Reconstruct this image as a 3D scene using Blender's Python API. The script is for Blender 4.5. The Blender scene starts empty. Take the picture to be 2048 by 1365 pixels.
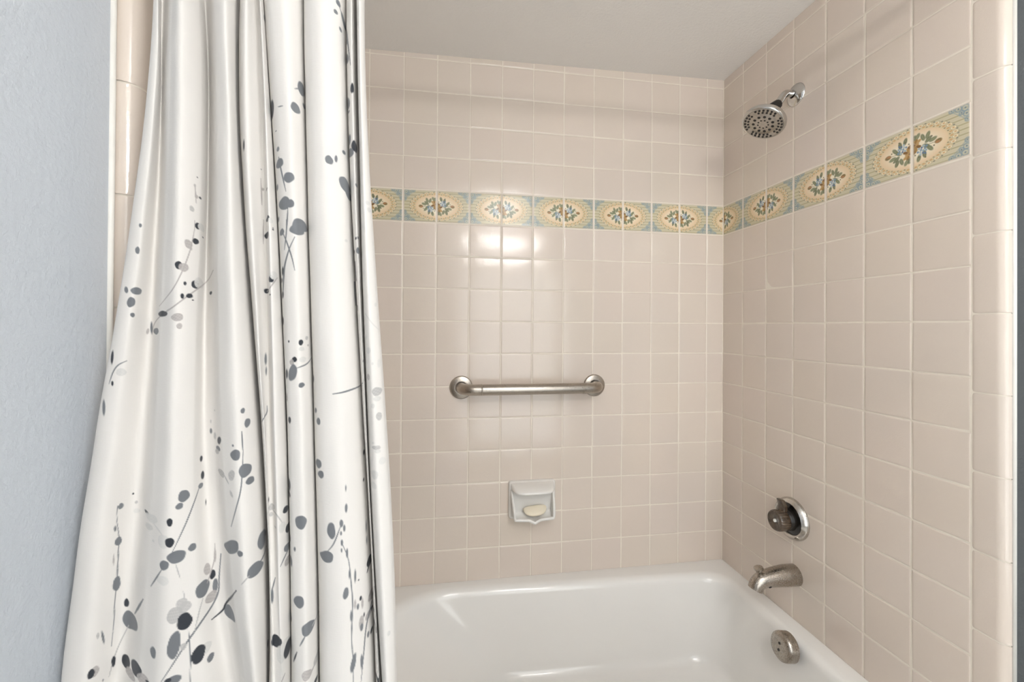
import bpy, bmesh, math, random
import numpy as np
from mathutils import Vector, Matrix

random.seed(7)
rng = np.random.default_rng(7)
sc = bpy.context.scene
COL = sc.collection

# ---------------------------------------------------------------- units
P = 0.1095                    # tile pitch (4 1/4 in tile plus joint), metres
DECK = 0.43                   # height of the tub deck above the floor
def W(x, y, z):               # tile units (z counted down from the top joint, negative) -> metres
    return Vector((x * P, y * P, DECK + (16.0 + z) * P))
def WA(a):
    a = np.asarray(a, float)
    return np.stack([a[..., 0] * P, a[..., 1] * P, DECK + (16.0 + a[..., 2]) * P], -1)

# ---------------------------------------------------------------- camera
CX, CY, CZ = -9.38516730, -13.3234011, -8.15028238
YAW, PITCH, ROLL, FOC, SHY = 0.158157224, 0.00551039662, 0.00678907309, 860.825066, -33.6959057
_f = np.array([math.sin(YAW) * math.cos(PITCH), math.cos(YAW) * math.cos(PITCH), math.sin(PITCH)])
_r0 = np.array([math.cos(YAW), -math.sin(YAW), 0.0]); _u0 = np.cross(_r0, _f)
_r = math.cos(ROLL) * _r0 + math.sin(ROLL) * _u0
_u = -math.sin(ROLL) * _r0 + math.cos(ROLL) * _u0
cam_d = bpy.data.cameras.new('camera'); cam = bpy.data.objects.new('camera', cam_d); COL.objects.link(cam)
cam_d.sensor_width = 36.0; cam_d.sensor_fit = 'HORIZONTAL'
cam_d.lens = FOC * 36.0 / 2048.0
cam_d.shift_y = SHY / 2048.0
cam_d.clip_start = 0.01
M = Matrix(((_r[0], _u[0], -_f[0]), (_r[1], _u[1], -_f[1]), (_r[2], _u[2], -_f[2]))).to_4x4()
M.translation = W(CX, CY, CZ)
cam.matrix_world = M
sc.camera = cam

def ray(px, py):
    return _f + _r * (px - 1024.0) / FOC + _u * (682.5 + SHY - py) / FOC
def hit(px, py, ax, val):
    d = ray(px, py); o = np.array([CX, CY, CZ]); t = (val - o[ax]) / d[ax]
    return o + t * d
def project(pts):
    d = np.asarray(pts) - np.array([CX, CY, CZ]); w = d @ _f
    return 1024.0 + FOC * (d @ _r) / w, 682.5 + SHY - FOC * (d @ _u) / w, w

# ---------------------------------------------------------------- light and exposure
wd = bpy.data.worlds.new('world'); sc.world = wd; wd.use_nodes = True
wd.node_tree.nodes['Background'].inputs[0].default_value = (0.93, 0.97, 1.0, 1)
wd.node_tree.nodes['Background'].inputs[1].default_value = 0.2
BULB, FILL_DOME, FILL_PANEL = 63.0, 9.0, 2.4  # emission strengths: globes, added ceiling fill, added rear fill panel
sc.view_settings.view_transform = 'Standard'
sc.view_settings.look = 'None'
sc.view_settings.gamma = 1.0
sc.view_settings.use_curve_mapping = False
sc.view_settings.exposure = 0.17

# ---------------------------------------------------------------- materials
def srgb(r, g, b):
    o = []
    for c in (r, g, b):
        c /= 255.0
        o.append(c / 12.92 if c <= 0.04045 else ((c + 0.055) / 1.055) ** 2.4)
    return (*o, 1.0)

class NT:
    def __init__(s, name):
        s.m = bpy.data.materials.new(name); s.m.use_nodes = True
        s.t = s.m.node_tree; s.n = s.t.nodes; s.b = s.n['Principled BSDF']
    def node(s, t, **kw):
        n = s.n.new(t)
        for k, v in kw.items():
            if k in n.inputs: n.inputs[k].default_value = v
            else: setattr(n, k, v)
        return n
    def link(s, a, b): s.t.links.new(a, b)
    def coord(s): return s.node('ShaderNodeTexCoord').outputs['Object']
    def noise(s, scale, detail=3.0, rough=0.5, vec=None):
        n = s.node('ShaderNodeTexNoise'); n.inputs['Scale'].default_value = scale
        n.inputs['Detail'].default_value = detail; n.inputs['Roughness'].default_value = rough
        s.link(vec or s.coord(), n.inputs['Vector']); return n.outputs['Fac']
    def ramp(s, fac, stops):
        n = s.node('ShaderNodeValToRGB'); e = n.color_ramp.elements
        while len(e) < len(stops): e.new(0.5)
        for el, (p, c) in zip(e, stops): el.position = p; el.color = c
        s.link(fac, n.inputs['Fac']); return n.outputs['Color']
    def bump(s, h, strength, dist, prev=None):
        n = s.node('ShaderNodeBump'); n.inputs['Strength'].default_value = strength
        n.inputs['Distance'].default_value = dist; s.link(h, n.inputs['Height'])
        if prev: s.link(prev, n.inputs['Normal'])
        return n.outputs['Normal']
    def set(s, **kw):
        for k, v in kw.items(): s.b.inputs[k.replace('_', ' ')].default_value = v
        return s

def mat_simple(name, col, rough=0.5, metal=0.0, var=0.04, scale=30.0, bump=0.0, bscale=200.0, bdist=0.0005, coat=0.0):
    t = NT(name); f = t.noise(scale)
    lo = tuple(c * (1 - var) for c in col[:3]) + (1,); hi = tuple(min(1, c * (1 + var)) for c in col[:3]) + (1,)
    t.link(t.ramp(f, [(0.3, lo), (0.7, hi)]), t.b.inputs['Base Color'])
    t.set(Roughness=rough, Metallic=metal, Coat_Weight=coat)
    if bump: t.link(t.bump(t.noise(bscale, 2.0), bump, bdist), t.b.inputs['Normal'])
    return t.m

TILE_RGB = srgb(224, 212, 200)
def mat_tile(name, attr=None):
    t = NT(name)
    if attr:
        a = t.node('ShaderNodeAttribute'); a.attribute_name = attr
        t.link(a.outputs['Color'], t.b.inputs['Base Color'])
    else:
        f = t.noise(2.2, 2.0)
        a = t.node('ShaderNodeAttribute'); a.attribute_name = 'tone'
        mx = t.node('ShaderNodeMix', data_type='RGBA', blend_type='MULTIPLY'); mx.inputs[0].default_value = 1.0
        lo = tuple(c * .975 for c in TILE_RGB[:3]) + (1,); hi = (TILE_RGB[0] * 1.01, TILE_RGB[1] * .995, TILE_RGB[2] * .985, 1)
        t.link(t.ramp(f, [(0.35, lo), (0.65, hi)]), mx.inputs[6]); t.link(a.outputs['Color'], mx.inputs[7])
        t.link(mx.outputs[2], t.b.inputs['Base Color'])
    c = t.coord()
    n1 = t.bump(t.noise(22.0, 2.0, vec=c), 0.5, 0.0008)
    n2 = t.bump(t.noise(330.0, 2.0, vec=c), 0.4, 0.00035, n1)
    t.link(n2, t.b.inputs['Normal'])
    t.set(Roughness=0.11, IOR=1.5, Coat_Weight=0.0)
    return t.m
M_TILE = mat_tile('glazed_beige_tile')
M_BORDER = mat_tile('printed_border_tile', 'print')
M_GROUT = mat_simple('cream_grout', srgb(236, 227, 213), 0.75, var=.03, scale=60, bump=.4)
M_CAULK = mat_simple('white_caulk', srgb(236, 233, 226), 0.5, var=.03)
def mat_paint(name, col, strength=0.6, scale=150.0):
    t = NT(name); c = t.coord(); f = t.noise(3.0, 3.0, vec=c)
    t.link(t.ramp(f, [(0.3, tuple(x * .98 for x in col[:3]) + (1,)), (0.7, col)]), t.b.inputs['Base Color'])
    n1 = t.bump(t.noise(scale, 3.0, .6, vec=c), strength, 0.0022)
    t.link(n1, t.b.inputs['Normal']); t.set(Roughness=0.6); return t.m
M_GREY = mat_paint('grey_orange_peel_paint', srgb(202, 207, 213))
M_GREY_SHADED = mat_paint('shaded_grey_orange_peel_paint', srgb(100, 105, 108))  # wall grey darkened: the right wall's dimness is put into its colour
M_CEIL = mat_paint('ceiling_orange_peel_paint', srgb(244, 241, 237), 0.7, 130.0)
M_FLOOR = mat_simple('floor_vinyl', srgb(236, 233, 226), 0.4, var=.05)
M_ENAMEL = mat_simple('white_enamel', srgb(244, 242, 238), 0.13, var=.006, scale=4, bump=.12, bscale=14, bdist=.001, coat=.3)
M_CERAMIC = mat_simple('white_ceramic', srgb(238, 235, 230), 0.1, var=.01, scale=10, bump=.1, bscale=40, bdist=.0006, coat=.3)
M_SOAP = mat_simple('cream_soap', srgb(244, 233, 210), 0.42, var=.02, scale=40, bump=.25, bscale=90)
M_SOAP.node_tree.nodes['Principled BSDF'].inputs['Subsurface Weight'].default_value = 0.1
M_SOAP.node_tree.nodes['Principled BSDF'].inputs['Subsurface Radius'].default_value = (.004, .003, .002)
def mat_metal(name, col, r0, r1, scale=120.0, dark=0.75, bump=0.15):
    t = NT(name); c = t.coord(); f = t.noise(scale, 5.0, .65, vec=c)
    t.link(t.ramp(f, [(0.35, tuple(x * dark for x in col[:3]) + (1,)), (0.62, col)]), t.b.inputs['Base Color'])
    mr = t.node('ShaderNodeMapRange'); mr.inputs['From Min'].default_value = .3; mr.inputs['From Max'].default_value = .7
    mr.inputs['To Min'].default_value = r0; mr.inputs['To Max'].default_value = r1
    t.link(f, mr.inputs['Value']); t.link(mr.outputs[0], t.b.inputs['Roughness'])
    t.link(t.bump(t.noise(scale * 2, 3.0, vec=c), bump, .0003), t.b.inputs['Normal'])
    t.set(Metallic=1.0); return t.m
M_CHROME = mat_metal('chrome', srgb(205, 203, 200), .05, .16, 60, .93, .03)
M_SPOTTED = mat_metal('water_spotted_chrome', srgb(180, 172, 162), .14, .42, 420, .78, .3)
M_WORN = mat_metal('worn_chrome', srgb(200, 196, 190), .08, .3, 300, .86, .15)
M_BRUSHED = mat_metal('brushed_nickel', srgb(178, 170, 160), .26, .36, 220, .9, .1)
M_FACE = mat_metal('matte_silver_plastic', srgb(196, 190, 182), .3, .5, 150, .8, .1)
M_RUBBER = mat_simple('black_rubber', srgb(28, 24, 21), .45, var=.1)
M_BLACK = mat_simple('black_plastic', srgb(26, 23, 20), .18, var=.1)
t = NT('smoked_acrylic'); f = t.noise(90.0)
t.link(t.ramp(f, [(0.3, srgb(60, 48, 38)), (0.7, srgb(92, 77, 62))]), t.b.inputs['Base Color']); t.set(Roughness=.18, Coat_Weight=.4); M_SMOKE = t.m
M_WHITE = mat_simple('white_plastic', srgb(240, 238, 232), .35, var=.01)
t = NT('lamp_glass'); f = t.noise(5.0)
t.link(t.ramp(f, [(0.0, (.97, .95, .93, 1)), (1.0, (.97, .955, .94, 1))]), t.b.inputs['Emission Color'])
t.set(Emission_Strength=BULB, Base_Color=(.9, .9, .9, 1)); M_BULB = t.m
t = NT('fill_dome_glow'); f = t.noise(5.0)  # glow of the added ceiling fill
t.link(t.ramp(f, [(0.0, (.97, .98, 1.0, 1)), (1.0, (.975, .985, 1.0, 1))]), t.b.inputs['Emission Color'])
t.set(Emission_Strength=FILL_DOME, Base_Color=(.9, .9, .9, 1)); M_FILL_DOME = t.m
t = NT('fill_panel_glow'); f = t.noise(60.0)  # glow of the added fill panel on the rear wall
t.link(t.ramp(f, [(0.3, (.90, .96, 1.0, 1)), (0.7, (.92, .97, 1.0, 1))]), t.b.inputs['Emission Color'])
t.set(Emission_Strength=FILL_PANEL, Base_Color=(.9, .9, .9, 1), Roughness=.4); M_FILL_PANEL = t.m
t = NT('printed_cotton'); a = t.node('ShaderNodeAttribute'); a.attribute_name = 'print'
t.link(a.outputs['Color'], t.b.inputs['Base Color'])
c = t.coord(); mp = t.node('ShaderNodeMapping'); mp.inputs['Scale'].default_value = (1, 1, .16); t.link(c, mp.inputs['Vector'])
mp2 = t.node('ShaderNodeMapping'); mp2.inputs['Scale'].default_value = (.2, .2, 1); t.link(c, mp2.inputs['Vector'])
n1 = t.bump(t.noise(900.0, 2.0, vec=mp.outputs[0]), .25, .0004); n2 = t.bump(t.noise(900.0, 2.0, vec=mp2.outputs[0]), .25, .0004, n1)
t.link(n2, t.b.inputs['Normal']); t.set(Roughness=.8, Sheen_Weight=.15)
M_CLOTH = t.m

# ---------------------------------------------------------------- object helpers
def link(name, me, mats, parent=None):
    o = bpy.data.objects.new(name, me); COL.objects.link(o)
    for m in (mats if isinstance(mats, (list, tuple)) else [mats]): me.materials.append(m)
    if parent:
        o.parent = parent; o.matrix_parent_inverse = parent.matrix_world.inverted()
    return o
def obj(name, bm, mats, parent=None, smooth=True, sharp=None):
    me = bpy.data.meshes.new(name)
    bmesh.ops.recalc_face_normals(bm, faces=bm.faces[:])
    if sharp is not None:
        for e in bm.edges:
            if len(e.link_faces) == 2 and e.calc_face_angle(0) > math.radians(sharp): e.smooth = False
    for f in bm.faces: f.smooth = smooth
    bm.to_mesh(me); bm.free(); return link(name, me, mats, parent)
def thing(name, label, cat, loc, group=None):
    o = bpy.data.objects.new(name, None); COL.objects.link(o); o.location = loc; o.empty_display_size = .02
    o['label'] = label; o['category'] = cat
    if group: o['group'] = group
    bpy.context.view_layer.update()
    return o
def tag(o, label, cat, group=None):
    o['label'] = label; o['category'] = cat
    if group: o['group'] = group
    return o
def struct(o, label=None):
    o['kind'] = 'structure'
    if label: o['label'] = label
    return o
def frame(axis):
    a = Vector(axis).normalized(); h = Vector((0, 0, 1)) if abs(a.z) < .9 else Vector((0, 1, 0))
    x = h.cross(a).normalized(); return x, a.cross(x).normalized(), a
def lathe(bm, prof, org, axis, seg=48, rmod=None):
    x, y, a = frame(axis); org = Vector(org); rings = []
    for r, h in prof:
        if r < 1e-6: rings.append([bm.verts.new(org + a * h)]); continue
        rg = []
        for i in range(seg):
            t = 2 * math.pi * i / seg; rr = r * (rmod(t, h) if rmod else 1)
            rg.append(bm.verts.new(org + a * h + (x * math.cos(t) + y * math.sin(t)) * rr))
        rings.append(rg)
    for A, B in zip(rings, rings[1:]):
        for i in range(seg):
            j = (i + 1) % seg
            if len(A) == 1 and len(B) == 1: continue
            if len(A) == 1: bm.faces.new((A[0], B[i], B[j]))
            elif len(B) == 1: bm.faces.new((A[i], B[0], A[j]))
            else: bm.faces.new((A[i], B[i], B[j], A[j]))
    return bm
def spline(pts, n):
    pts = [np.array(p, float) for p in pts]; q = [2 * pts[0] - pts[1]] + pts + [2 * pts[-1] - pts[-2]]; out = []
    for i in range(1, len(q) - 2):
        for s in range(n):
            t = s / n; a, b, c, d = q[i - 1:i + 3]
            out.append(.5 * (2 * b + (c - a) * t + (2 * a - 5 * b + 4 * c - d) * t * t + (3 * b - a - 3 * c + d) * t ** 3))
    out.append(pts[-1]); return out
def tube(bm, path, radii, seg=20, cap=True, squash=None):
    path = [Vector(p) for p in path]; n = len(path)
    if not hasattr(radii, '__len__'): radii = [radii] * n
    T = [(path[min(i + 1, n - 1)] - path[max(i - 1, 0)]).normalized() for i in range(n)]
    x = frame(T[0])[0]; rings = []
    for i in range(n):
        x = (x - T[i] * x.dot(T[i])).normalized(); y = T[i].cross(x)
        sx, sy = squash or (1, 1)
        rings.append([bm.verts.new(path[i] + (x * math.cos(2 * math.pi * k / seg) * sx + y * math.sin(2 * math.pi * k / seg) * sy) * radii[i]) for k in range(seg)])
    for A, B in zip(rings, rings[1:]):
        for k in range(seg): bm.faces.new((A[k], A[(k + 1) % seg], B[(k + 1) % seg], B[k]))
    if cap: bm.faces.new(rings[0][::-1]); bm.faces.new(rings[-1])
    return rings
def box(bm, lo, hi):
    vs = [bm.verts.new((x, y, z)) for x in (lo[0], hi[0]) for y in (lo[1], hi[1]) for z in (lo[2], hi[2])]
    for f in ((0, 1, 3, 2), (4, 6, 7, 5), (0, 4, 5, 1), (2, 3, 7, 6), (0, 2, 6, 4), (1, 5, 7, 3)): bm.faces.new([vs[i] for i in f])

# ---------------------------------------------------------------- tiled surfaces
def mesh_np(name, verts, faces, mats, midx=None, col=None, colname='tone', smooth=True, parent=None):
    me = bpy.data.meshes.new(name); verts = np.asarray(verts, np.float32); faces = np.asarray(faces, np.int32)
    me.vertices.add(len(verts)); me.vertices.foreach_set('co', verts.ravel())
    me.loops.add(faces.size); me.loops.foreach_set('vertex_index', faces.ravel())
    me.polygons.add(len(faces)); me.polygons.foreach_set('loop_start', np.arange(0, faces.size, 4, dtype=np.int32))
    me.update(calc_edges=True)
    if smooth: me.polygons.foreach_set('use_smooth', np.ones(len(faces), bool))
    o = link(name, me, mats, parent)
    if midx is not None: me.polygons.foreach_set('material_index', np.asarray(midx, np.int32))
    if col is not None:
        a = me.color_attributes.new(colname, 'FLOAT_COLOR', 'POINT')
        c4 = np.ones((len(verts), 4), np.float32); c4[:, :3] = col; a.data.foreach_set('color', c4.ravel())
    me.update(); return o

GAP, RND, LIFT, SINK = 0.012, 0.045, 0.010, 0.008
def tile_patch(u0, u1, v0, v1, nu=1, nv=1, tilt=0.004):
    """one pillow-edged tile in its plane: returns (uv, height) grids"""
    def axis(a, b, n):
        a += GAP; b -= GAP
        e = [a, a + RND * .25, a + RND * .6, a + RND]
        m = list(np.linspace(a + RND, b - RND, n + 1))[1:-1]
        f = [b - RND, b - RND * .6, b - RND * .25, b]
        return np.array(e + m + f)
    if u1 - u0 < .15 or v1 - v0 < .15:
        k = .35
    U, V = axis(u0, u1, nu), axis(v0, v1, nv)
    uu, vv = np.meshgrid(U, V, indexing='ij')
    d = np.minimum(np.minimum(uu - U[0], U[-1] - uu), np.minimum(vv - V[0], V[-1] - vv))
    s = np.clip(d / RND, 0, 1); h = -SINK + (LIFT) * np.sqrt(np.clip(1 - (1 - s) ** 2, 0, 1)) - (LIFT - SINK) * 1.0
    h += (uu - (u0 + u1) / 2) * rng.normal(0, tilt) + (vv - (v0 + v1) / 2) * rng.normal(0, tilt)
    return uu, vv, h
def grid_faces(n, m, off):
    i, j = np.meshgrid(np.arange(n - 1), np.arange(m - 1), indexing='ij'); a = (i * m + j).ravel() + off
    return np.stack([a, a + m, a + m + 1, a + 1], 1)
def tile_field(name, to3d, ulines, vlines, rows_skip=(), ext=(0, 0)):
    vs, fs, mi, cl, off = [], [], [], [], 0
    for b, (va, vb) in enumerate(zip(vlines, vlines[1:])):
        for a, (ua, ub) in enumerate(zip(ulines, ulines[1:])):
            if b in rows_skip: continue
            uu, vv, h = tile_patch(ua, ub, va, vb, 2, 2)
            p = to3d(uu.ravel(), vv.ravel(), h.ravel()); vs.append(p); f = grid_faces(*uu.shape, off); fs.append(f)
            mi += [0] * len(f); off += len(p)
            tn = 1 + rng.normal(0, .008); cl.append(np.tile([tn, tn * (1 + rng.normal(0, .003)), tn * (1 + rng.normal(0, .006))], (len(p), 1)))
    u0, u1, v0, v1 = ulines[0] - ext[0], ulines[-1] + ext[1], vlines[0], vlines[-1]
    g = np.array([[u0, v0], [u1, v0], [u1, v1], [u0, v1]])
    p = to3d(g[:, 0], g[:, 1], np.full(4, -SINK)); vs.append(p); fs.append(np.array([[0, 1, 2, 3]]) + off); mi.append(1); cl.append(np.ones((4, 3))); off += 4
    p = to3d(g[:, 0], g[:, 1], np.full(4, -.9)); vs.append(p); fs.append(np.array([[3, 2, 1, 0]]) + off); mi.append(1); cl.append(np.ones((4, 3))); off += 4
    return mesh_np(name, np.concatenate(vs), np.concatenate(fs), [M_TILE, M_GROUT], mi, np.concatenate(cl), 'tone')

XL, XG_L, XG_R = -13.2, -13.41, 0.15     # left tile face, grey walls left and right
A0, B0 = 0.6105, 0.9746
CEIL0, CEILS = 0.298, 0.0158             # ceiling just above the last joint, falling slightly to the left
vl = [-16.15] + [-k for k in range(15, -1, -1)] + [0.40]
ul_back = [XL] + [-(A0 + j) for j in range(12, -1, -1)] + [0.0]
ul_side = [-6.9746] + [-(B0 + i) for i in range(5, -1, -1)] + [0.0]
BORDER_ROW = vl.index(-5)                # the printed course lies between joints 4 and 5
to_back = lambda u, v, h: WA(np.stack([u, -h, v], -1))
to_right = lambda u, v, h: WA(np.stack([-h, u, v], -1))
to_left = lambda u, v, h: WA(np.stack([XL + h, u, v], -1))
struct(tile_field('wall_back', to_back, ul_back, vl, (BORDER_ROW,), (.3, .3)))
struct(tile_field('wall_right_alcove', to_right, ul_side, vl, (BORDER_ROW,), (.06, .3)))
ul_left = [-6.76] + [-(B0 - .2 + i) for i in range(5, -1, -1)] + [0.0]
struct(tile_field('wall_left_alcove', to_left, ul_left, vl, (BORDER_ROW,), (.06, .3)))

# the printed course: olive stripes, lace-edged cream medallions with roses, blue scroll corners
def sp(r, g, b): return np.array(srgb(r, g, b)[:3])
def motif(s, t):
    """s in 0..2 across a tile pair (medallion in the middle), t in 0..1 upwards"""
    s = np.asarray(s); t = np.asarray(t); n = s.shape
    c = np.tile(sp(208, 200, 172), n + (1,)).reshape(n + (3,))
    def put(mask, rgb, a=1.0):
        m = (np.clip(mask, 0, 1) * a)[..., None]; c[:] = c * (1 - m) + sp(*rgb) * m
    soft = lambda d, w: np.clip(.5 - d / w, 0, 1)
    ph = (t * 10.5) % 1.0
    put(soft(np.abs(ph - .5) - .12, .12), (172, 163, 128), .85)
    put(soft(np.abs((t * 21) % 1 - .5) - .08, .2), (226, 214, 176), .35)
    x = s - 1.0; y = t - .5
    th = np.arctan2(y / .44, x / .80)
    rad = np.sqrt((x / .80) ** 2 + (y / .44) ** 2)
    # lace edge: scalloped loops, gold flecks and dark stitches
    ang = th * 30 / (2 * math.pi); f1 = ang % 1.0 - .5; f2 = (ang + .5) % 1.0 - .5
    put(soft(rad - 1.0 - .035 * np.cos(th * 30), .03), (220, 204, 166))
    put(soft(np.sqrt((f1 * 2.4) ** 2 + ((rad - .95) / .085) ** 2) - .8, .3), (238, 226, 194), .95)
    put(soft(np.abs(np.sqrt((f1 * 2.4) ** 2 + ((rad - .95) / .085) ** 2) - .8) - .08, .25), (120, 108, 84), .6)
    put(soft(np.sqrt((f1 * 4.2) ** 2 + ((rad - .95) / .045) ** 2) - .6, .4), (200, 152, 100), .9)
    put(soft(np.sqrt((f2 * 3.6) ** 2 + ((rad - .87) / .05) ** 2) - .7, .4), (206, 160, 110), .85)
    put(soft(np.sqrt((f2 * 5.5) ** 2 + ((rad - 1.0) / .035) ** 2) - .7, .5), (92, 104, 108), .85)
    put(soft(np.sqrt((f1 * 5.5) ** 2 + ((rad - .835) / .03) ** 2) - .7, .5), (112, 92, 68), .8)
    put(soft(rad - .80, .05), (233, 208, 172)); put(soft(rad - .60, .36), (243, 233, 209))
    ca = lambda px, py, rx, ry, ang: (lambda dx, dy: np.sqrt(((dx * math.cos(ang) + dy * math.sin(ang)) / rx) ** 2 + ((-dx * math.sin(ang) + dy * math.cos(ang)) / ry) ** 2))(x - px, y - py)
    r2 = np.random.default_rng(11)
    for sg in (1, -1):
        X = lambda v: v * sg
        put(soft(ca(X(-.36), X(.01), .13, .007, 0) - 1, .4), (122, 116, 84), .9)
        for px, py, an in ((-.30, -.09, .7), (-.20, -.17, 1.9), (-.33, .09, 2.3), (-.23, .17, 1.7), (.03, .20, 1.1), (-.10, -.22, 1.0), (-.29, -.18, 1.2), (-.13, .22, 1.3), (-.38, -.06, .3), (-.26, .02, 2.6)):
            k = r2.uniform(.9, 1.12)
            put(soft(ca(X(px), X(py), .075, .038, an) - 1, .35), (118 * k, 124 * k, 96 * k), .95)
            put(soft(ca(X(px), X(py), .066, .006, an) - 1, .6), (164, 162, 124), .7)
        put(soft(ca(X(-.475), X(.01), .065, .045, .15) - 1, .3), (150, 122, 80)); put(soft(ca(X(-.465), X(.022), .04, .018, .2) - 1, .4), (182, 130, 92)); put(soft(ca(X(-.49), X(-.012), .03, .012, .3) - 1, .4), (120, 116, 84))
        for k in range(15):
            a = k * 2.4; r = .027 * math.sqrt(k + .4)
            put(soft(ca(X(-.185 + r * 1.0 * math.cos(a)), X(.07 + r * math.sin(a)), .02, .022, 0) - 1, .5), ((122, 148, 172), (150, 176, 190), (100, 122, 150), (172, 190, 198))[k % 4])
        for k in range(11):
            a = k * 2.4 + 1; r = .036 * math.sqrt(k + .3)
            put(soft(ca(X(-.055 + r * .8 * math.cos(a)), X(-.05 + r * 1.2 * math.sin(a)), .05, .03, a) - 1, .4), ((156, 120, 72), (190, 154, 102), (128, 96, 60), (174, 140, 84))[k % 4])
        for px, py in ((-.13, .2), (.06, .17), (-.4, .07), (-.25, .24), (.12, -.2), (-.06, .14), (-.36, -.13)):
            put(soft(ca(X(px), X(py), .015, .015, 0) - 1, .6), (116, 112, 88))
    # scroll corners
    ex = np.minimum(s, 2 - s); ey = np.minimum(t, 1 - t)
    tri = ex / .40 + ey / .40
    arm = soft(tri + .12 * np.sin(ex * 60) - .92, .12)
    put(arm, (186, 192, 178), .5)
    for (qx, qy, q) in ((.09, .09, .055), (.20, .07, .05), (.07, .20, .05), (.31, .055, .04), (.055, .31, .04), (.15, .16, .035)):
        d = np.sqrt((ex - qx) ** 2 + (ey - qy) ** 2)
        put(soft(np.abs(d - q) - .008, .02), (128, 150, 164), .95); put(soft(d - .014, .016), (98, 124, 146), .95)
    put(soft(np.abs(tri - .95) - .02, .05) * (np.minimum(ex, ey) > .03), (134, 156, 166), .8)
    # unprinted margin of each tile
    se = s % 1.0; m = np.minimum(np.minimum(se, 1 - se), np.minimum(t, 1 - t))
    put(soft(m - .035, .012), (224, 212, 198))
    return c
def border(name, to3d, ulines, s_of_u, nu, nv):
    vs, fs, cl, off = [], [], [], 0
    for ua, ub in zip(ulines, ulines[1:]):
        w = max(4, int(nu * (ub - ua)))
        uu, vv, h = tile_patch(ua, ub, -5, -4, w, nv)
        p = to3d(uu.ravel(), vv.ravel(), h.ravel()); vs.append(p); fs.append(grid_faces(*uu.shape, off)); off += len(p)
        mid = (ua + ub) / 2; base = np.floor(s_of_u(mid)); su = np.clip(s_of_u(uu), base + 1e-4, base + 1 - 1e-4) % 2.0
        cl.append(motif(su, np.clip(vv + 5, 0, 1)).reshape(-1, 3))
    return mesh_np(name, np.concatenate(vs), np.concatenate(fs), [M_BORDER], None, np.concatenate(cl), 'print')
struct(border('trim_1', to_back, ul_back, lambda u: -(u + A0) + 1e-9 + 10, 84, 70), 'printed olive border course of cream medallions along the back wall')
struct(border('trim_2', to_right, ul_side, lambda u: -(u + B0) + 10, 110, 90), 'printed olive border course of cream medallions along the shower wall')
struct(border('trim_3', to_left, ul_left, lambda u: -(u + B0 - .2) + 10, 40, 40), 'printed border course on the wall behind the curtain')

# bullnose edges
def bullnose(name, xface, sgn, yin, yflat, R, z0):
    """column of 6 in rounded edge tiles; sgn=+1: face looks to -x (right wall), -1: to +x"""
    vs, fs, cl, mi, off = [], [], [], [], 0
    pitch = 1.405; ks = [z0 + pitch * k for k in range(-8, 14)]
    ks = [k for k in ks if -16.3 - pitch < -k < .3 + pitch]
    arc = [(yin + GAP, None), (yin + GAP + 0.0, None)]
    def section(inset):
        pr = [(-yin - 0 - GAP, -SINK), (-yin - GAP - RND * .3, -SINK * .45), (-yin - GAP - RND, 0.0)]
        pr = [(yin - GAP, -SINK), (yin - GAP - RND * .3, -SINK * .4), (yin - GAP - RND, 0.0)]
        for q in np.linspace(0, 1, 4)[1:]: pr.append((yin - GAP - RND + (yflat - (yin - GAP - RND)) * q, 0.0))
        for a in np.linspace(0, math.pi / 2, 10)[1:]: pr.append((yflat - R * math.sin(a), -R * (1 - math.cos(a))))
        return pr
    pr = section(0)
    for ka, kb in zip(ks, ks[1:]):
        za, zb = max(-16.3, -kb), min(.30, -ka)
        if zb - za < .2: continue
        zz = [za + GAP, za + GAP + RND * .3, za + GAP + RND, (za + zb) / 2, zb - GAP - RND, zb - GAP - RND * .3, zb - GAP]
        hz = [-SINK, -SINK * .4, 0, 0, 0, -SINK * .4, -SINK]
        tn = 1 + rng.normal(0, .008)
        pts = []
        for z, hh in zip(zz, hz):
            for i, (y, h) in enumerate(pr):
                a = max(0.0, min(1.0, (yflat - y) / R)); ca_ = math.sqrt(max(0, 1 - a * a))
                hx = h + hh * ca_; yy = y - hh * a * -1 * 1.0
                pts.append((xface - sgn * hx if sgn > 0 else xface + hx, yy, z))
        pts = np.array(pts)
        vs.append(WA(pts)); f = grid_faces(len(zz), len(pr), off); fs.append(f); mi += [0] * len(f); off += len(pts); cl.append(np.tile([tn, tn, tn], (len(pts), 1)))
    pts = []
    for z in (-16.3, .30):
        for (y, h) in pr:
            a = max(0.0, min(1.0, (yflat - y) / R)); ca_ = math.sqrt(max(0, 1 - a * a))
            hx = min(h, 0) - SINK * 1.2 * ca_; pts.append((xface - sgn * hx if sgn > 0 else xface + hx, y + SINK * 1.2 * a, z))
    vs.append(WA(np.array(pts))); f = grid_faces(2, len(pr), off); fs.append(f); mi += [1] * len(f); cl.append(np.ones((len(pts), 3)))
    return mesh_np(name, np.concatenate(vs), np.concatenate(fs), [M_TILE, M_GROUT], mi, np.concatenate(cl), 'tone')
struct(bullnose('trim_4', 0.0, 1, -6.9746, -7.32, .15, 3.651), 'rounded beige edge tiles beside the grey wall on the right')
struct(bullnose('trim_5', XL, -1, -6.76, -7.10, .21, 5.141), 'rounded beige edge tiles beside the grey wall on the left')
# caulk beads where the rounded tiles meet the paint
bm = bmesh.new(); tube(bm, [W(.15, -7.475, -16.4), W(.15, -7.475, .3)], .035 * P, 12); struct(obj('trim_6', bm, M_CAULK))
bm = bmesh.new(); tube(bm, [W(-13.405, -7.37, -16.4), W(-13.405, -7.37, .3)], .036 * P, 12); struct(obj('trim_7', bm, M_CAULK))

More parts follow.
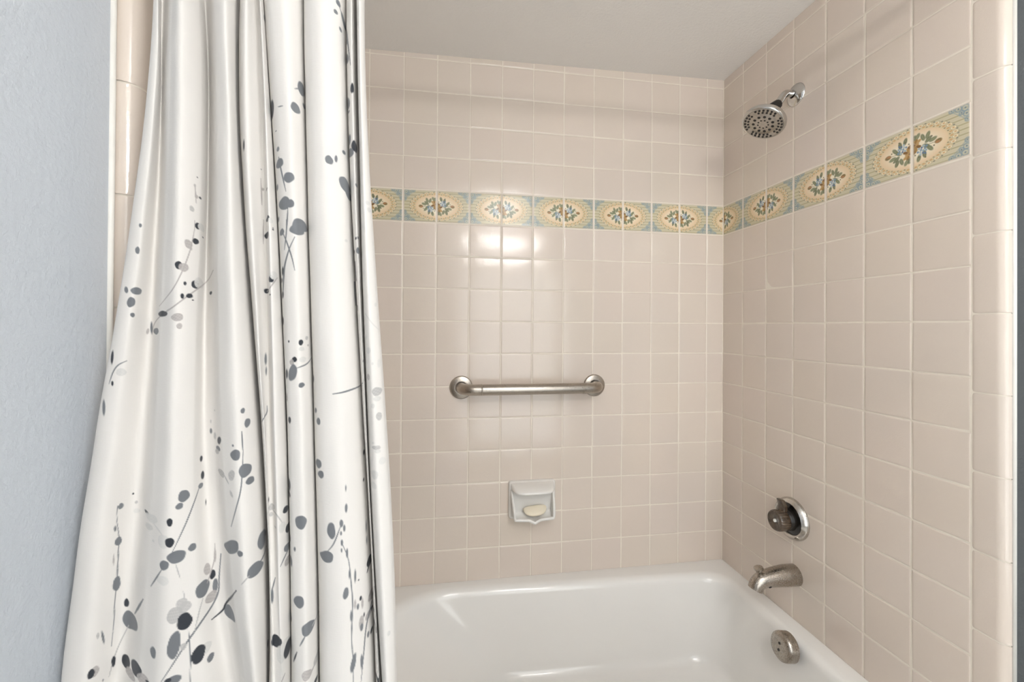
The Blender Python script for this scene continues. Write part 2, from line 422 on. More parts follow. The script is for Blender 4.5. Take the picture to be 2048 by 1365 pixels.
# ---------------------------------------------------------------- room shell
REAR = -18.6
FL = -16 - DECK / P
def slab(name, lo, hi, m): 
    bm = bmesh.new(); box(bm, W(*lo), W(*hi)); return struct(obj(name, bm, m, smooth=False))
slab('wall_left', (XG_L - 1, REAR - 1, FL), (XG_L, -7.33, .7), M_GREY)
slab('wall_right', (XG_R, REAR - 1, FL), (XG_R + 1, -7.43, .7), M_GREY_SHADED)
slab('wall_rear', (XG_L - 1, REAR - 1, FL), (XG_R + 1, REAR, .7), M_CEIL)
slab('floor', (XG_L - 1, REAR - 1, FL - 1), (XG_R + 1, 0.9, FL), M_FLOOR)
# added glowing panel framed like a window, unseen fill behind the viewpoint
bm = bmesh.new()
WX0, WX1, WZ0, WZ1 = -8.0, -.6, -17.0, -4.2
for lo, hi in (((WX0 - .3, REAR, WZ0), (WX0, REAR + .25, WZ1)), ((WX1, REAR, WZ0), (WX1 + .3, REAR + .25, WZ1)), ((WX0 - .3, REAR, WZ0 - .3), (WX1 + .3, REAR + .25, WZ0)), ((WX0 - .3, REAR, WZ1), (WX1 + .3, REAR + .25, WZ1 + .3))):
    box(bm, W(*lo), W(*hi))
fill_frame = struct(obj('fill_panel_1', bm, M_WHITE, smooth=False))
bm = bmesh.new(); box(bm, W(WX0, REAR + .01, WZ0), W(WX1, REAR + .08, WZ1)); obj('glow_pane', bm, M_FILL_PANEL, fill_frame, smooth=False)
bm = bmesh.new()
cz = lambda x: CEIL0 + CEILS * x
vs = []
for z in (0, 1.2):
    for x, y in ((XG_L - 1, REAR - 1), (XG_R + 1, REAR - 1), (XG_R + 1, .9), (XG_L - 1, .9)): vs.append(bm.verts.new(W(x, y, cz(x) + z)))
for f in ((0, 1, 2, 3), (7, 6, 5, 4), (0, 4, 5, 1), (1, 5, 6, 2), (2, 6, 7, 3), (3, 7, 4, 0)): bm.faces.new([vs[i] for i in f])
struct(obj('ceiling', bm, M_CEIL, smooth=False))

# ---------------------------------------------------------------- bathtub
def rrect(x0, x1, y0, y1, rl, rr, na=14, ns=10):
    """closed outline, counter-clockwise from the right-front; rl/rr: radii of left and right corners"""
    out = []; lim = (y1 - y0) / 2 - .02; rl, rr = min(rl, lim), min(rr, lim)
    for (cx_, cy_, r, a0) in ((x1 - rr, y1 - rr, rr, 0), (x0 + rl, y1 - rl, rl, 90), (x0 + rl, y0 + rl, rl, 180), (x1 - rr, y0 + rr, rr, 270)):
        arc = [(cx_ + r * math.cos(math.radians(a0 + 90 * k / na)), cy_ + r * math.sin(math.radians(a0 + 90 * k / na))) for k in range(na + 1)]
        if out:
            a, b = out[-1], arc[0]
            out += [(a[0] + (b[0] - a[0]) * k / ns, a[1] + (b[1] - a[1]) * k / ns) for k in range(1, ns)]
        out += arc
    a, b = out[-1], out[0]
    out += [(a[0] + (b[0] - a[0]) * k / ns, a[1] + (b[1] - a[1]) * k / ns) for k in range(1, ns)]
    return out
TUB = thing('bathtub', 'white enamelled bathtub set into the tiled alcove, curtain hanging over its front', 'bathtub', W(-6.6, -3.5, FL))
bm = bmesh.new()
IN = dict(x0=-12.0, x1=-0.36, y0=-6.35, y1=-0.22)
def inner(dx0, dx1, dy0, dy1, rl, rr):     # the basin's back edge drifts away from the wall towards the drain end
    o = rrect(IN['x0'] + dx0, IN['x1'] - dx1, IN['y0'] + dy0, IN['y1'] - dy1, rl, rr)
    return [(x, y - .34 * min(1, max(0, (x + 9) / 8)) * max(0, (y + 6.35) / 6.1)) for x, y in o]
rings = [(rrect(XL + .01, -.005, -6.97, -.005, .03, .03), FL + .02), (rrect(XL + .01, -.005, -6.97, -.005, .03, .03), -16.12),
         (rrect(XL + .02, -.005, -6.95, -.005, .05, .05), -16.03), (rrect(XL + .04, -.005, -6.88, -.005, .06, .06), -15.985), (rrect(XL + .1, -.05, -6.8, -.05, .1, .1), -15.98)]
RO = .26
for a in (0, 12, 24, 36, 48, 60, 72, 82):
    s, c_ = math.sin(math.radians(a)), math.cos(math.radians(a)); d = RO * s
    rings.append((inner(d * 1.6, d, d, d, 3.0 - d * .3, .75), -15.98 - RO * (1 - c_)))
zb = -18.45
base = dict(l=RO * 1.7, o=RO)
for q in (.12, .3, .5, .7, .86):
    z = -15.98 - RO - q * (abs(zb + 15.98) - RO - .45)
    rings.append((inner(.44 + 2.1 * q, RO + .42 * q, RO + .3 * q, RO + .3 * q, 3.0 - .5 * q, .75 + .15 * q), z))
q0 = .9
for a in (10, 25, 40, 55, 70, 90):
    s, c_ = math.sin(math.radians(a)), math.cos(math.radians(a)); r = .45
    d = r * (1 - c_)
    rings.append((inner(.44 + 2.1 + d * 1.5, RO + .45 + d, RO + .3 + d, RO + .3 + d, 2.4, .9), zb + r - r * s))
rings.append((inner(5, 4, 2.4, 2.4, .4, .4), zb - .03))
vr = [[bm.verts.new(W(x, y, z)) for x, y in o] for o, z in rings]
for A, B in zip(vr, vr[1:]):
    n = len(A)
    for i in range(n): bm.faces.new((A[i], A[(i + 1) % n], B[(i + 1) % n], B[i]))
bm.faces.new(vr[-1])
obj('basin', bm, M_ENAMEL, TUB, sharp=60)
# overflow plate on the drain end
oc = hit(1563.5, 1295, 0, -.93); oc = np.array([-.84, oc[1], oc[2]])
on = Vector((-1, 0, .14)).normalized()
bm = bmesh.new(); lathe(bm, [(0, .018), (.02, .019), (.031, .0175), (.0365, .0125), (.0375, .006), (.0375, -.012)], W(*oc), on, 48)
op = obj('overflow_plate', bm, M_SPOTTED, TUB, sharp=50); op['label'] = 'round water-spotted chrome overflow plate'
x_, y_, a_ = frame(on)
for s in (-1, 1):
    bm = bmesh.new(); lathe(bm, [(0, .0022), (.0028, .0016), (.0036, 0), (.0036, -.002)], W(*oc) + a_ * .0185 + y_ * (.009 * s), on, 14)
    obj('screw', bm, M_RUBBER, op)

# ---------------------------------------------------------------- grab bar
gy = .62
lx, rx_, gz = -8.83, -4.565, -10.03
G = thing('grab_bar', 'brushed nickel grab bar with round flanges mounted on the back wall', 'grab bar', W((lx + rx_) / 2, 0, gz))
cr = .36
path = [(lx, 0.02, gz), (lx, -gy + cr, gz)]
path += [(lx + cr - cr * math.cos(math.radians(a)), -gy + cr - cr * math.sin(math.radians(a)), gz) for a in range(10, 91, 10)]
path += [(rx_ - cr + cr * math.cos(math.radians(a)), -gy + cr - cr * math.sin(math.radians(a)), gz) for a in range(90, 9, -10)] + [(rx_, -gy + cr, gz), (rx_, .02, gz)]
bm = bmesh.new(); tube(bm, [W(*p) for p in path], .165 * P, 32); obj('bar', bm, M_BRUSHED, G)
for x in (lx, rx_):
    bm = bmesh.new(); lathe(bm, [(.19 * P, .10 * P), (.22 * P, .10 * P), (.33 * P, .07 * P), (.355 * P, .03 * P), (.355 * P, -.01 * P)], W(x, 0, gz), (0, -1, 0), 48)
    obj('flange', bm, M_BRUSHED, G, sharp=40)
for x in (lx + cr + .22, rx_ - cr - .22):
    bm = bmesh.new(); tube(bm, [W(x - .02, -gy, gz), W(x + .02, -gy, gz)], .1685 * P, 32); obj('sleeve_ring', bm, M_BRUSHED, G)

# ---------------------------------------------------------------- soap dish and soap
SD = thing('soap_dish', 'white ceramic soap dish with top bar set in the back wall below the grab bar', 'soap dish', W(-6.6, 0, -13.5))
bm = bmesh.new()
o1 = [(-7.34 + .03, -14.10), (-5.86 - .03, -14.10), (-5.86 - .03, -12.98), (-7.34 + .03, -12.98)]
def plate_ring(ins, y, r=.08):
    return [W(x, y, z) for x, z in rrect(-7.34 + ins, -5.86 - ins, -14.12 + ins, -12.97 - ins, r, r, 6, 4)]
rs = [[bm.verts.new(p) for p in plate_ring(i, y)] for i, y in ((0, .01), (0, -.09), (.02, -.13), (.06, -.155))]
for A, B in zip(rs, rs[1:]):
    for i in range(len(A)): bm.faces.new((A[i], A[(i + 1) % len(A)], B[(i + 1) % len(A)], B[i]))
bm.faces.new(rs[-1]); obj('backplate', bm, M_CERAMIC, SD, sharp=60)
# bar: hollow-backed lip that swells out of the plate's top edge and hangs over the tray
bm = bmesh.new(); cols = []
nx = 24
for i in range(nx + 1):
    s = -1 + 2 * i / nx; e = (1 - abs(s) ** 5) ** .6 if abs(s) < 1 else 0.0
    x = -6.6 + .68 * s
    reach = .10 + .44 * e
    prof = [(-.12, -13.00), (-.14 - .25 * reach, -13.015), (-.10 - .72 * reach, -13.04 - .03 * e), (-.12 - reach, -13.10 - .06 * e), (-.10 - .97 * reach, -13.16 - .08 * e),
            (-.10 - .75 * reach, -13.19 - .05 * e), (-.12 - .4 * reach, -13.17), (-.12, -13.13)]
    cols.append([bm.verts.new(W(x, y, z)) for y, z in prof])
for A, B in zip(cols, cols[1:]):
    for i in range(len(A) - 1): bm.faces.new((A[i], A[i + 1], B[i + 1], B[i]))
bm.faces.new(cols[0]); bm.faces.new(cols[-1][::-1])
bar = obj('top_bar', bm, M_CERAMIC, SD)
m_ = bar.modifiers.new('sub', 'SUBSURF'); m_.levels = m_.render_levels = 2
# tray: sides sweep down and forward from under the bar to a lip with a pointed spout in the middle
def tray_edge(s):     # s -1..1 -> x,y,z of the rim
    a = abs(s)
    if a > .62:
        q = (1 - a) / .38
        return (math.copysign(.60 - .04 * (1 - q) * 0 + .06 * (1 - q), s) - 6.6, -.13 - .36 * math.sin(q * math.pi / 2) ** 1.1, -13.22 - .78 * q)
    q = a / .62; dip = max(0, 1 - a / .19)
    return (-6.6 + math.copysign(.60 * q, s), -.49 - .035 * dip - .03 * (1 - q), -14.0 - .03 * (1 - q) - .065 * dip ** 1.3)
NS = 56; rim = [tray_edge(-1 + 2 * i / NS) for i in range(NS + 1)]
bm = bmesh.new(); tube(bm, [W(*p) for p in rim], .042 * P, 12)
obj('tray_lip', bm, M_CERAMIC, SD)
bm = bmesh.new(); g = []
def tray_in(s, q):
    e = np.array(tray_edge(s)); b = np.array([-6.6 + (e[0] + 6.6) * .93, -.14, min(e[2], -13.3) * 1.0 + (.17 if abs(s) < .62 else .04)])
    p = e * (1 - q) + b * q; p[2] -= .10 * math.sin(math.pi * min(1, q)) * (1 if abs(s) < .62 else .3); p[1] += 0
    return p
for i in range(NS + 1):
    s = -1 + 2 * i / NS; g.append([bm.verts.new(W(*tray_in(s, q / 6))) for q in range(7)])
for A, B in zip(g, g[1:]):
    for i in range(6): bm.faces.new((A[i], A[i + 1], B[i + 1], B[i]))
tr = obj('tray', bm, M_CERAMIC, SD); m_ = tr.modifiers.new('th', 'SOLIDIFY'); m_.thickness = .05 * P; m_.offset = 1

bm = bmesh.new(); n = 40; lay = []
for h, sc_ in ((-.075, .55), (-.06, .82), (-.03, .95), (0, 1.0), (.03, .96), (.06, .84), (.075, .6)):
    rg = []
    for i in range(n):
        a = 2 * math.pi * i / n; x = .375 * math.copysign(abs(math.cos(a)) ** .85, math.cos(a)); y = math.sin(a); y = -.25 * abs(y) ** .9 if y < 0 else .09 * y ** .6
        rg.append(bm.verts.new(Vector((x * sc_ * P, (y * sc_) * P, (h + .03 * x * x) * P))))
    lay.append(rg)
for A, B in zip(lay, lay[1:]):
    for i in range(n): bm.faces.new((A[i], A[(i + 1) % n], B[(i + 1) % n], B[i]))
bm.faces.new(lay[0][::-1]); bm.faces.new(lay[-1])
bm.transform(Matrix.Translation(W(-6.555, -.275, -13.77)) @ Matrix.Rotation(.10, 4, 'Z') @ Matrix.Rotation(math.radians(38), 4, 'X') @ Matrix.Rotation(math.radians(-4), 4, 'Y'))
so = obj('soap_bar', bm, M_SOAP); tag(so, 'worn cream half-moon bar of soap lying in the white soap dish', 'soap')
m_ = so.modifiers.new('sub', 'SUBSURF'); m_.levels = m_.render_levels = 1

# ---------------------------------------------------------------- shower head
fc = (0, -3.05, -1.82)
SH = thing('shower_fixture', 'round chrome shower head on a bent arm high on the right tiled wall', 'shower head', W(*fc))
N = Vector((-.478, -.13, -.865)).normalized()
HC = Vector(hit(1526, 249, 1, -3.2)); HE = HC - N * .5
AE = Vector(hit(1555, 209, 1, HE.y + .03))
bm = bmesh.new(); lathe(bm, [(.10 * P, .11 * P), (.16 * P, .10 * P), (.24 * P, .06 * P), (.285 * P, .03 * P), (.30 * P, .0), (.30 * P, -.01 * P)], W(*fc), (-1, 0, 0), 40)
obj('escutcheon', bm, M_CHROME, SH, sharp=60)
pth = spline([(0.02, -3.05, -1.80), (-.2, -3.05, -1.80), (AE.x * .62, (AE.y - 3.05) / 2, -1.86), tuple(AE), tuple(AE + (HE - AE) * .3)], 10)
bm = bmesh.new(); tube(bm, [W(*p) for p in pth], .092 * P, 24); obj('arm', bm, M_CHROME, SH)
cv = Vector(W(*HE)) - Vector(W(*AE)); cl = cv.length / P
bm = bmesh.new(); lathe(bm, [(.09 * P, -.03 * P), (.118 * P, -.02 * P), (.125 * P, .03 * P), (.135 * P, (cl + .02) * P), (.10 * P, (cl + .06) * P), (0, (cl + .06) * P)], W(*AE), cv, 48, rmod=lambda t, h: 1 + .035 * math.cos(t * 14))
obj('collar', bm, M_RUBBER, SH, sharp=50)
Rh = .53
bm = bmesh.new(); prof = [(.06, -.07), (.12, -.05), (.145, .01), (.19, .07), (.28, .14), (.40, .235), (.49, .32), (.522, .37), (Rh, .42), (.522, .465), (.50, .487), (.478, .487), (.473, .47)]
lathe(bm, [(r * P, h * P) for r, h in prof], W(*HE), N, 64); hd = obj('head', bm, M_CHROME, SH, sharp=70)
bm = bmesh.new(); lathe(bm, [(.476 * P, .46 * P), (.468 * P, .485 * P), (.36 * P, .492 * P), (.35 * P, .486 * P), (.335 * P, .486 * P), (.325 * P, .494 * P), (.1 * P, .502 * P), (0, .504 * P)], W(*HE), N, 64)
fp = obj('face_plate', bm, M_FACE, SH, sharp=60); fp['label'] = 'matte silver spray face'
nx_, ny_, nz_ = frame(N); first = None
ringsN = [(9, .125, .026, 0), (11, .235, .037, .3), (24, .365, .027, 0), (28, .435, .028, .1)]
for cnt, r, s_, ph in ringsN:
    for k in range(cnt):
        if cnt >= 24 and k % (cnt // 4) == 0: continue
        t = 2 * math.pi * k / cnt + ph
        pos = W(*HE) + nz_ * (.492 * P) + (nx_ * math.cos(t) + ny_ * math.sin(t)) * r * P
        if first is None:
            bm = bmesh.new(); lathe(bm, [(1, -.3), (1, .25), (.7, .55), (0, .6)], (0, 0, 0), (0, 0, 1), 12)
            first = obj('nozzle', bm, M_RUBBER); o = first
        else:
            o = first.copy(); COL.objects.link(o)
        o.parent = fp; o.matrix_parent_inverse = fp.matrix_world.inverted()
        o.matrix_world = Matrix.Translation(pos) @ N.to_track_quat('Z', 'Y').to_matrix().to_4x4() @ Matrix.Scale(s_ * P, 4)

# ---------------------------------------------------------------- mixing valve
vc = Vector((0, -2.985, -13.30))
VA = thing('shower_valve', 'single knob shower valve with smoked knob and round chrome plate above the tub spout', 'faucet valve', W(*vc))
bm = bmesh.new(); lathe(bm, [(.40 * P, .10 * P), (.43 * P, .155 * P), (.46 * P, .165 * P), (.53 * P, .10 * P), (.555 * P, .03 * P), (.555 * P, -.01 * P)], W(*vc), (-1, 0, 0), 56)
e_ = obj('escutcheon', bm, M_WORN, VA, sharp=50)
bm = bmesh.new(); lathe(bm, [(.44 * P, .12 * P), (.41 * P, .10 * P), (.30 * P, .13 * P), (.27 * P, .26 * P), (.25 * P, .30 * P), (0, .30 * P)], W(*vc), (-1, 0, 0), 48)
obj('bonnet', bm, M_BLACK, VA, sharp=40)
kn = vc + Vector((0, -.02, -.01))
bm = bmesh.new(); lathe(bm, [(.20 * P, .27 * P), (.255 * P, .28 * P), (.277 * P, .32 * P), (.268 * P, .53 * P), (.255 * P, .57 * P), (.235 * P, .585 * P), (.20 * P, .575 * P), (.075 * P, .56 * P), (.06 * P, .545 * P), (0, .545 * P)], W(*kn), (-1, 0, 0), 144,
        rmod=lambda t, h: 1 + (.03 * math.cos(t * 24) if .29 * P < h < .56 * P else 0))
kb = obj('knob', bm, M_SMOKE, VA, sharp=60); kb['label'] = 'ribbed smoked brown acrylic knob'
bm = bmesh.new()
for k in range(36):                      # fine spokes moulded on the knob face
    a = 2 * math.pi * k / 36; d = Vector((0, math.cos(a), math.sin(a)))
    tube(bm, [W(*kn) + Vector((-.556 * P, 0, 0)) + d * .085 * P, W(*kn) + Vector((-.574 * P, 0, 0)) + d * .205 * P], .006 * P, 5)
obj('face_spokes', bm, M_SMOKE, kb)
bm = bmesh.new(); lathe(bm, [(.045 * P, .53 * P), (.045 * P, .575 * P), (.03 * P, .59 * P), (.012 * P, .585 * P), (0, .57 * P)], W(*kn), (-1, 0, 0), 20); obj('screw_cap', bm, M_WHITE, kb)
# temperature lever standing up from the bonnet
bm = bmesh.new(); cols = []
for q in np.linspace(0, 1, 8):
    z = vc.z + .18 + .37 * q; w = (.125 - .012 * q) * (1 if q < .95 else .8); x0 = -.31 - .06 * q + .05 * math.sin(q * 3.1); th = .085 - .02 * q
    cols.append([bm.verts.new(W(x, vc.y + yy, z)) for x, yy in ((x0 - th, -w), (x0 - th - .02, 0), (x0 - th, w), (x0 + th * .6, w * .9), (x0 + th * .6, -w * .9))])
for A, B in zip(cols, cols[1:]):
    for i in range(5): bm.faces.new((A[i], A[(i + 1) % 5], B[(i + 1) % 5], B[i]))
bm.faces.new(cols[0]); bm.faces.new(cols[-1]); lv = obj('lever', bm, M_SMOKE, VA); m_ = lv.modifiers.new('b', 'BEVEL'); m_.width = .0025; m_.segments = 3

# ---------------------------------------------------------------- tub spout
sy_ = -3.06
TS = thing('tub_spout', 'worn chrome tub spout with diverter knob below the shower valve', 'tub spout', W(0, sy_, -14.78))
pth = spline([(0.01, sy_, -14.78), (-.32, sy_, -14.775), (-.7, sy_, -14.79), (-.96, sy_, -14.83), (-1.12, sy_, -14.92), (-1.19, sy_, -15.06)], 8)
rad = [np.interp(i / (len(pth) - 1), [0, .2, .4, .6, .8, 1], [.27, .268, .235, .205, .185, .175]) * P for i in range(len(pth))]
bm = bmesh.new(); rg = tube(bm, [W(*p) for p in pth], rad, 32, cap=False)
bm.faces.new(rg[0][::-1])
cen = sum((v.co for v in rg[-1]), Vector()) / 32
r2 = [bm.verts.new(cen + (v.co - cen) * .8) for v in rg[-1]]; r3 = [bm.verts.new(cen + (v.co - cen) * .78 + Vector((.012, 0, .02))) for v in rg[-1]]
for A, B in ((rg[-1], r2), (r2, r3)):
    for i in range(32): bm.faces.new((A[i], A[(i + 1) % 32], B[(i + 1) % 32], B[i]))
bm.faces.new(r3)
obj('body', bm, M_SPOTTED, TS, sharp=50)
dt = Vector((-1.04, sy_, -14.66)); ax = Vector((-.35, 0, 1)).normalized()
bm = bmesh.new(); lathe(bm, [(.035 * P, -.12 * P), (.035 * P, .05 * P), (.09 * P, .09 * P), (.12 * P, .14 * P), (.115 * P, .17 * P), (.06 * P, .19 * P), (0, .19 * P)], W(*dt), ax, 24)
obj('diverter_knob', bm, M_SPOTTED, TS, sharp=60)
bm = bmesh.new(); lathe(bm, [(.04 * P, -.03 * P), (.04 * P, .015 * P), (.02 * P, .025 * P), (0, .02 * P)], W(-.88, sy_ - .165, -14.93), (0, -1, -.6), 16); obj('set_screw', bm, M_RUBBER, TS)

# ---------------------------------------------------------------- curtain rod and rings (just above the frame)
ROD_Y, ROD_Z = -7.55, -1.58
RD = thing('curtain_rod', 'round chrome curtain rod spanning the alcove above the curtain', 'curtain rod', W(-6.6, ROD_Y, ROD_Z))
bm = bmesh.new(); tube(bm, [W(XG_L + .02, ROD_Y, ROD_Z), W(XG_R - .02, ROD_Y, ROD_Z)], .135 * P, 24); obj('pole', bm, M_CHROME, RD)
for x, s in ((XG_L, 1), (XG_R, -1)):
    bm = bmesh.new(); lathe(bm, [(.13 * P, .12 * P), (.2 * P, .10 * P), (.28 * P, .03 * P), (.28 * P, 0), (0, 0)], W(x, ROD_Y, ROD_Z), (s, 0, 0), 32); obj('end_flange', bm, M_CHROME, RD)

# ---------------------------------------------------------------- shower curtain
ROWS = (0, 440, 880, 1365); YR = (-7.62, -7.70, -7.86, -8.10)
# (pixel column of the photo at four heights, depth offset in tiles, towards the wall +)
CT = [((322, 288, 222, 160), .26), ((312, 270, 200, 134), .10), ((306, 262, 190, 122), -.02), ((316, 284, 222, 165), -.07),
      ((325, 312, 282, 236), .13), ((342, 332, 312, 282), -.06), ((366, 362, 348, 335), -.16), ((396, 398, 385, 405), (.02, .0, -.05, -.05)), ((412, 416, 412, 462), (.24, .24, .12, .14)),
      ((420, 424, 426, 474), (.16, .14, .10, .12)), ((430, 438, 446, 492), -.06), ((450, 462, 476, 512), -.15), ((468, 480, 508, 530), -.02),
      ((479, 490, 524, 538), .20), ((484, 494, 527, 543), .24), ((480, 491, 525, 538), .06), ((494, 504, 529, 544), -.08), ((508, 520, 534, 552), (.03, .03, 0, -.07)),
      ((514, 526, 538, 558), (.07, .07, .02, -.09)), ((520, 538, 551, 566), (-.07, -.07, -.08, -.08)), ((526, 551, 570, 579), .03), ((529, 557, 576, 585), .20), ((534, 562, 581, 590), .26),
      ((528, 556, 575, 583), .05), ((545, 570, 584, 594), -.09), ((568, 588, 603, 612), -.12), ((592, 606, 620, 630), -.02), ((608, 617, 630, 640), .15),
      ((614, 623, 636, 646), .22), ((608, 617, 630, 640), .04), ((625, 634, 648, 656), -.10), ((650, 660, 680, 692), -.13), ((676, 688, 708, 732), -.04),
      ((692, 704, 729, 752), .15), ((697, 708, 732, 756), .20), ((693, 705, 730, 752), .05), ((702, 712, 733, 757), -.05), ((710, 720, 736, 763), .10),
      ((714, 724, 739, 767), .16), ((713, 722, 737, 764), .0), ((719, 731, 752, 775), -.15), ((726, 741, 768, 788), -.10), ((729, 745, 775, 793), .02),
      ((726, 741, 770, 788), .22), ((716, 732, 756, 776), .42)]
NC = len(CT)
ctrl = np.zeros((NC, 4, 3))
for i, (cols_, d) in enumerate(CT):
    for j in range(4): ctrl[i, j] = hit(cols_[j], ROWS[j], 1, YR[j] + 1.25 * (d[j] if isinstance(d, tuple) else d))
ZT, ZB = ROD_Z - .30, FL + .55
rows_z = np.concatenate([np.linspace(ZT, -3.9, 50)[:-1], np.linspace(-3.9, -13.1, 1300), np.linspace(-13.1, ZB, 260)[1:]])
cz_ = np.zeros((NC, len(rows_z), 2))
for i in range(NC):
    zs = ctrl[i, :, 2]
    for a in (0, 1):
        v = ctrl[i, :, a]; co = np.polyfit(zs, v, 3); cc = np.clip(rows_z, zs[3], zs[0]); val = np.polyval(co, cc); dv = np.polyder(co)
        up = rows_z > zs[0]; dn = rows_z < zs[3]
        val[up] += np.polyval(dv, zs[0]) * (rows_z[up] - zs[0]) * .8
        val[dn] += np.clip(np.polyval(dv, zs[3]), -.06, .06) * (rows_z[dn] - zs[3]) * .5
        cz_[i, :, a] = val
# towards the rod the cloth gathers onto it
wgt = np.clip((rows_z - (-4.0)) / (ZT + 4.0), 0, 1); wgt = wgt * wgt * (3 - 2 * wgt)
cz_[:, :, 1] = cz_[:, :, 1] * (1 - .5 * wgt) + ROD_Y * .5 * wgt
cz_[:, :, 0] = np.maximum(cz_[:, :, 0], XG_L + .05 + .0 * cz_[:, :, 0])
# dense cross-section through the control points
MS = 1100
mid = 850; pm = cz_[:, mid, :]; seg = np.sqrt((np.diff(pm, axis=0) ** 2).sum(1)); vis = np.maximum(seg, .035); par = np.concatenate([[0], np.cumsum(vis)])
tt = np.linspace(0, par[-1], MS); ki = np.clip(np.searchsorted(par, tt, 'right') - 1, 0, NC - 2); fr = (tt - par[ki]) / vis[ki]
q = np.concatenate([2 * cz_[:1] - cz_[1:2], cz_, 2 * cz_[-1:] - cz_[-2:-1]])
a_, b_, c_, d_ = q[ki], q[ki + 1], q[ki + 2], q[ki + 3]; f_ = fr[:, None, None]
# centripetal-like tangents keep the narrow turns from overshooting
s1 = seg.clip(.02); s_prev = np.concatenate([[s1[0]], s1])[ki][:, None, None]; s_cur = s1[ki][:, None, None]; s_next = np.concatenate([s1, [s1[-1]]])[ki + 1][:, None, None]
m1 = s_cur * ((b_ - a_) / s_prev * s_cur + (c_ - b_) / s_cur * s_prev) / (s_prev + s_cur)
m2 = s_cur * ((c_ - b_) / s_cur * s_next + (d_ - c_) / s_next * s_cur) / (s_cur + s_next)
h00 = 2 * f_ ** 3 - 3 * f_ ** 2 + 1; h10 = f_ ** 3 - 2 * f_ ** 2 + f_; h01 = -2 * f_ ** 3 + 3 * f_ ** 2; h11 = f_ ** 3 - f_ ** 2
XY = h00 * b_ + h10 * m1 + h01 * c_ + h11 * m2                       # MS x rows x 2
# soft wrinkles
uu_ = np.linspace(0, 1, MS)[:, None]; vv_ = rows_z[None, :]
wr = np.zeros((MS, len(rows_z)))
for k in range(16):
    fu, fv = rng.uniform(3, 16), rng.uniform(.12, .9); wr += np.sin(2 * math.pi * (fu * uu_ + fv * vv_ * rng.choice([-1, 1]) + rng.uniform())) * rng.uniform(.3, 1) / (1 + fu * .16)
XY[:, :, 1] += wr * .0045
XY[:, :, 0] = np.maximum(XY[:, :, 0], XG_L + .045)
NR = len(rows_z)
PT = np.concatenate([XY, np.broadcast_to(rows_z[None, :, None], (MS, NR, 1))], 2)
# arc length along the cloth, per row
du = np.sqrt((np.diff(PT[:, :, :2], axis=0) ** 2).sum(2)); ARC = np.concatenate([np.zeros((1, NR)), np.cumsum(du, 0)])
pxs, pys, dep = project(PT.reshape(-1, 3)); pxs = pxs.reshape(MS, NR); pys = pys.reshape(MS, NR); dep = dep.reshape(MS, NR)
dpx = np.diff(pxs, axis=0); CUM = np.concatenate([np.zeros((1, NR)), np.cumsum(np.maximum(np.abs(dpx), 45.0 * du), 0)])   # apparent width run along the cloth
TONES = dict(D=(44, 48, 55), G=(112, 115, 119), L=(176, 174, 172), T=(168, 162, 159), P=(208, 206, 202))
CLOTH = np.tile(sp(224, 220, 215), (MS, NR, 1)).astype(np.float64)
def locate(px, py):
    """the cloth point seen at that place, as grid indices plus local stretch"""
    j = int(np.argmin(np.abs(pys[MS // 2] - py)))
    for _ in range(2):
        row = pxs[:, j]; cand = np.where(np.abs(row - px) < 3.0)[0]
        if len(cand) == 0: cand = np.array([int(np.argmin(np.abs(row - px)))])
        i = cand[np.argmin(dep[cand, j])]
        near = cand[dep[cand, j] < dep[i, j] + .05]; i = near[np.argmin(np.abs(row[near] - px))]
        j = int(np.argmin(np.abs(pys[i] - py)))
    i0, i1 = max(0, i - 4), min(MS - 1, i + 4)
    sx = abs(pxs[i1, j] - pxs[i0, j]) / max(1e-6, ARC[i1, j] - ARC[i0, j])
    sg = 1.0 if pxs[i1, j] >= pxs[i0, j] else -1.0
    return i, j, sg * max(sx, 45.0), px - pxs[i, j], py - pys[i, j]
def stamp(px, py, w, h, ang, tone, wob=.10, grain=False, jit=.03):
    i, j, sx, ox, oy = locate(px, py); ox = max(-3, min(3, ox)); oy = max(-2, min(2, oy)); sy = FOC / dep[i, j]
    R = max(w, h) * .75 + 3
    jr = np.where(np.abs(rows_z - rows_z[j]) * sy < R)[0]; j0, j1 = jr[0], jr[-1] + 1
    A = (CUM[:, j0:j1] - CUM[i, j0:j1][None]) * (1 if sx > 0 else -1) + np.clip(pxs[i, j0:j1] - px, -60, 60)[None]; ir = np.where(np.abs(A).min(1) < R)[0]; i0, i1 = ir[0], ir[-1] + 1
    A = A[i0:i1]; B = np.broadcast_to(-(rows_z[j0:j1] - rows_z[j])[None] * sy - oy, A.shape)
    a = math.radians(ang); X = A * math.cos(a) + B * math.sin(a); Y = -A * math.sin(a) + B * math.cos(a)
    th = np.arctan2(Y / h, X / w); ph = rng.uniform(0, 6.3, 4)
    rr = 1 + (wob * (np.sin(2 * th + ph[0]) * .5 + np.sin(3 * th + ph[1]) * .5 + np.sin(5 * th + ph[2]) * .3) if wob else 0)
    d = np.sqrt((X / (w / 2)) ** 2 + (Y / (h / 2)) ** 2) / rr
    m = np.clip(.5 + (1 - d) * min(w, h) / 2 / 1.2, 0, 1)
    if grain: m = m * (.88 + .12 * np.sin(X * .8 + ph[3]) * np.sin(Y * 1.0 + X * .3))
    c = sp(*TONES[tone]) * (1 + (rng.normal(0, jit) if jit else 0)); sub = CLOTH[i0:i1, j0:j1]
    sub[:] = sub * (1 - m[..., None]) + c * m[..., None]
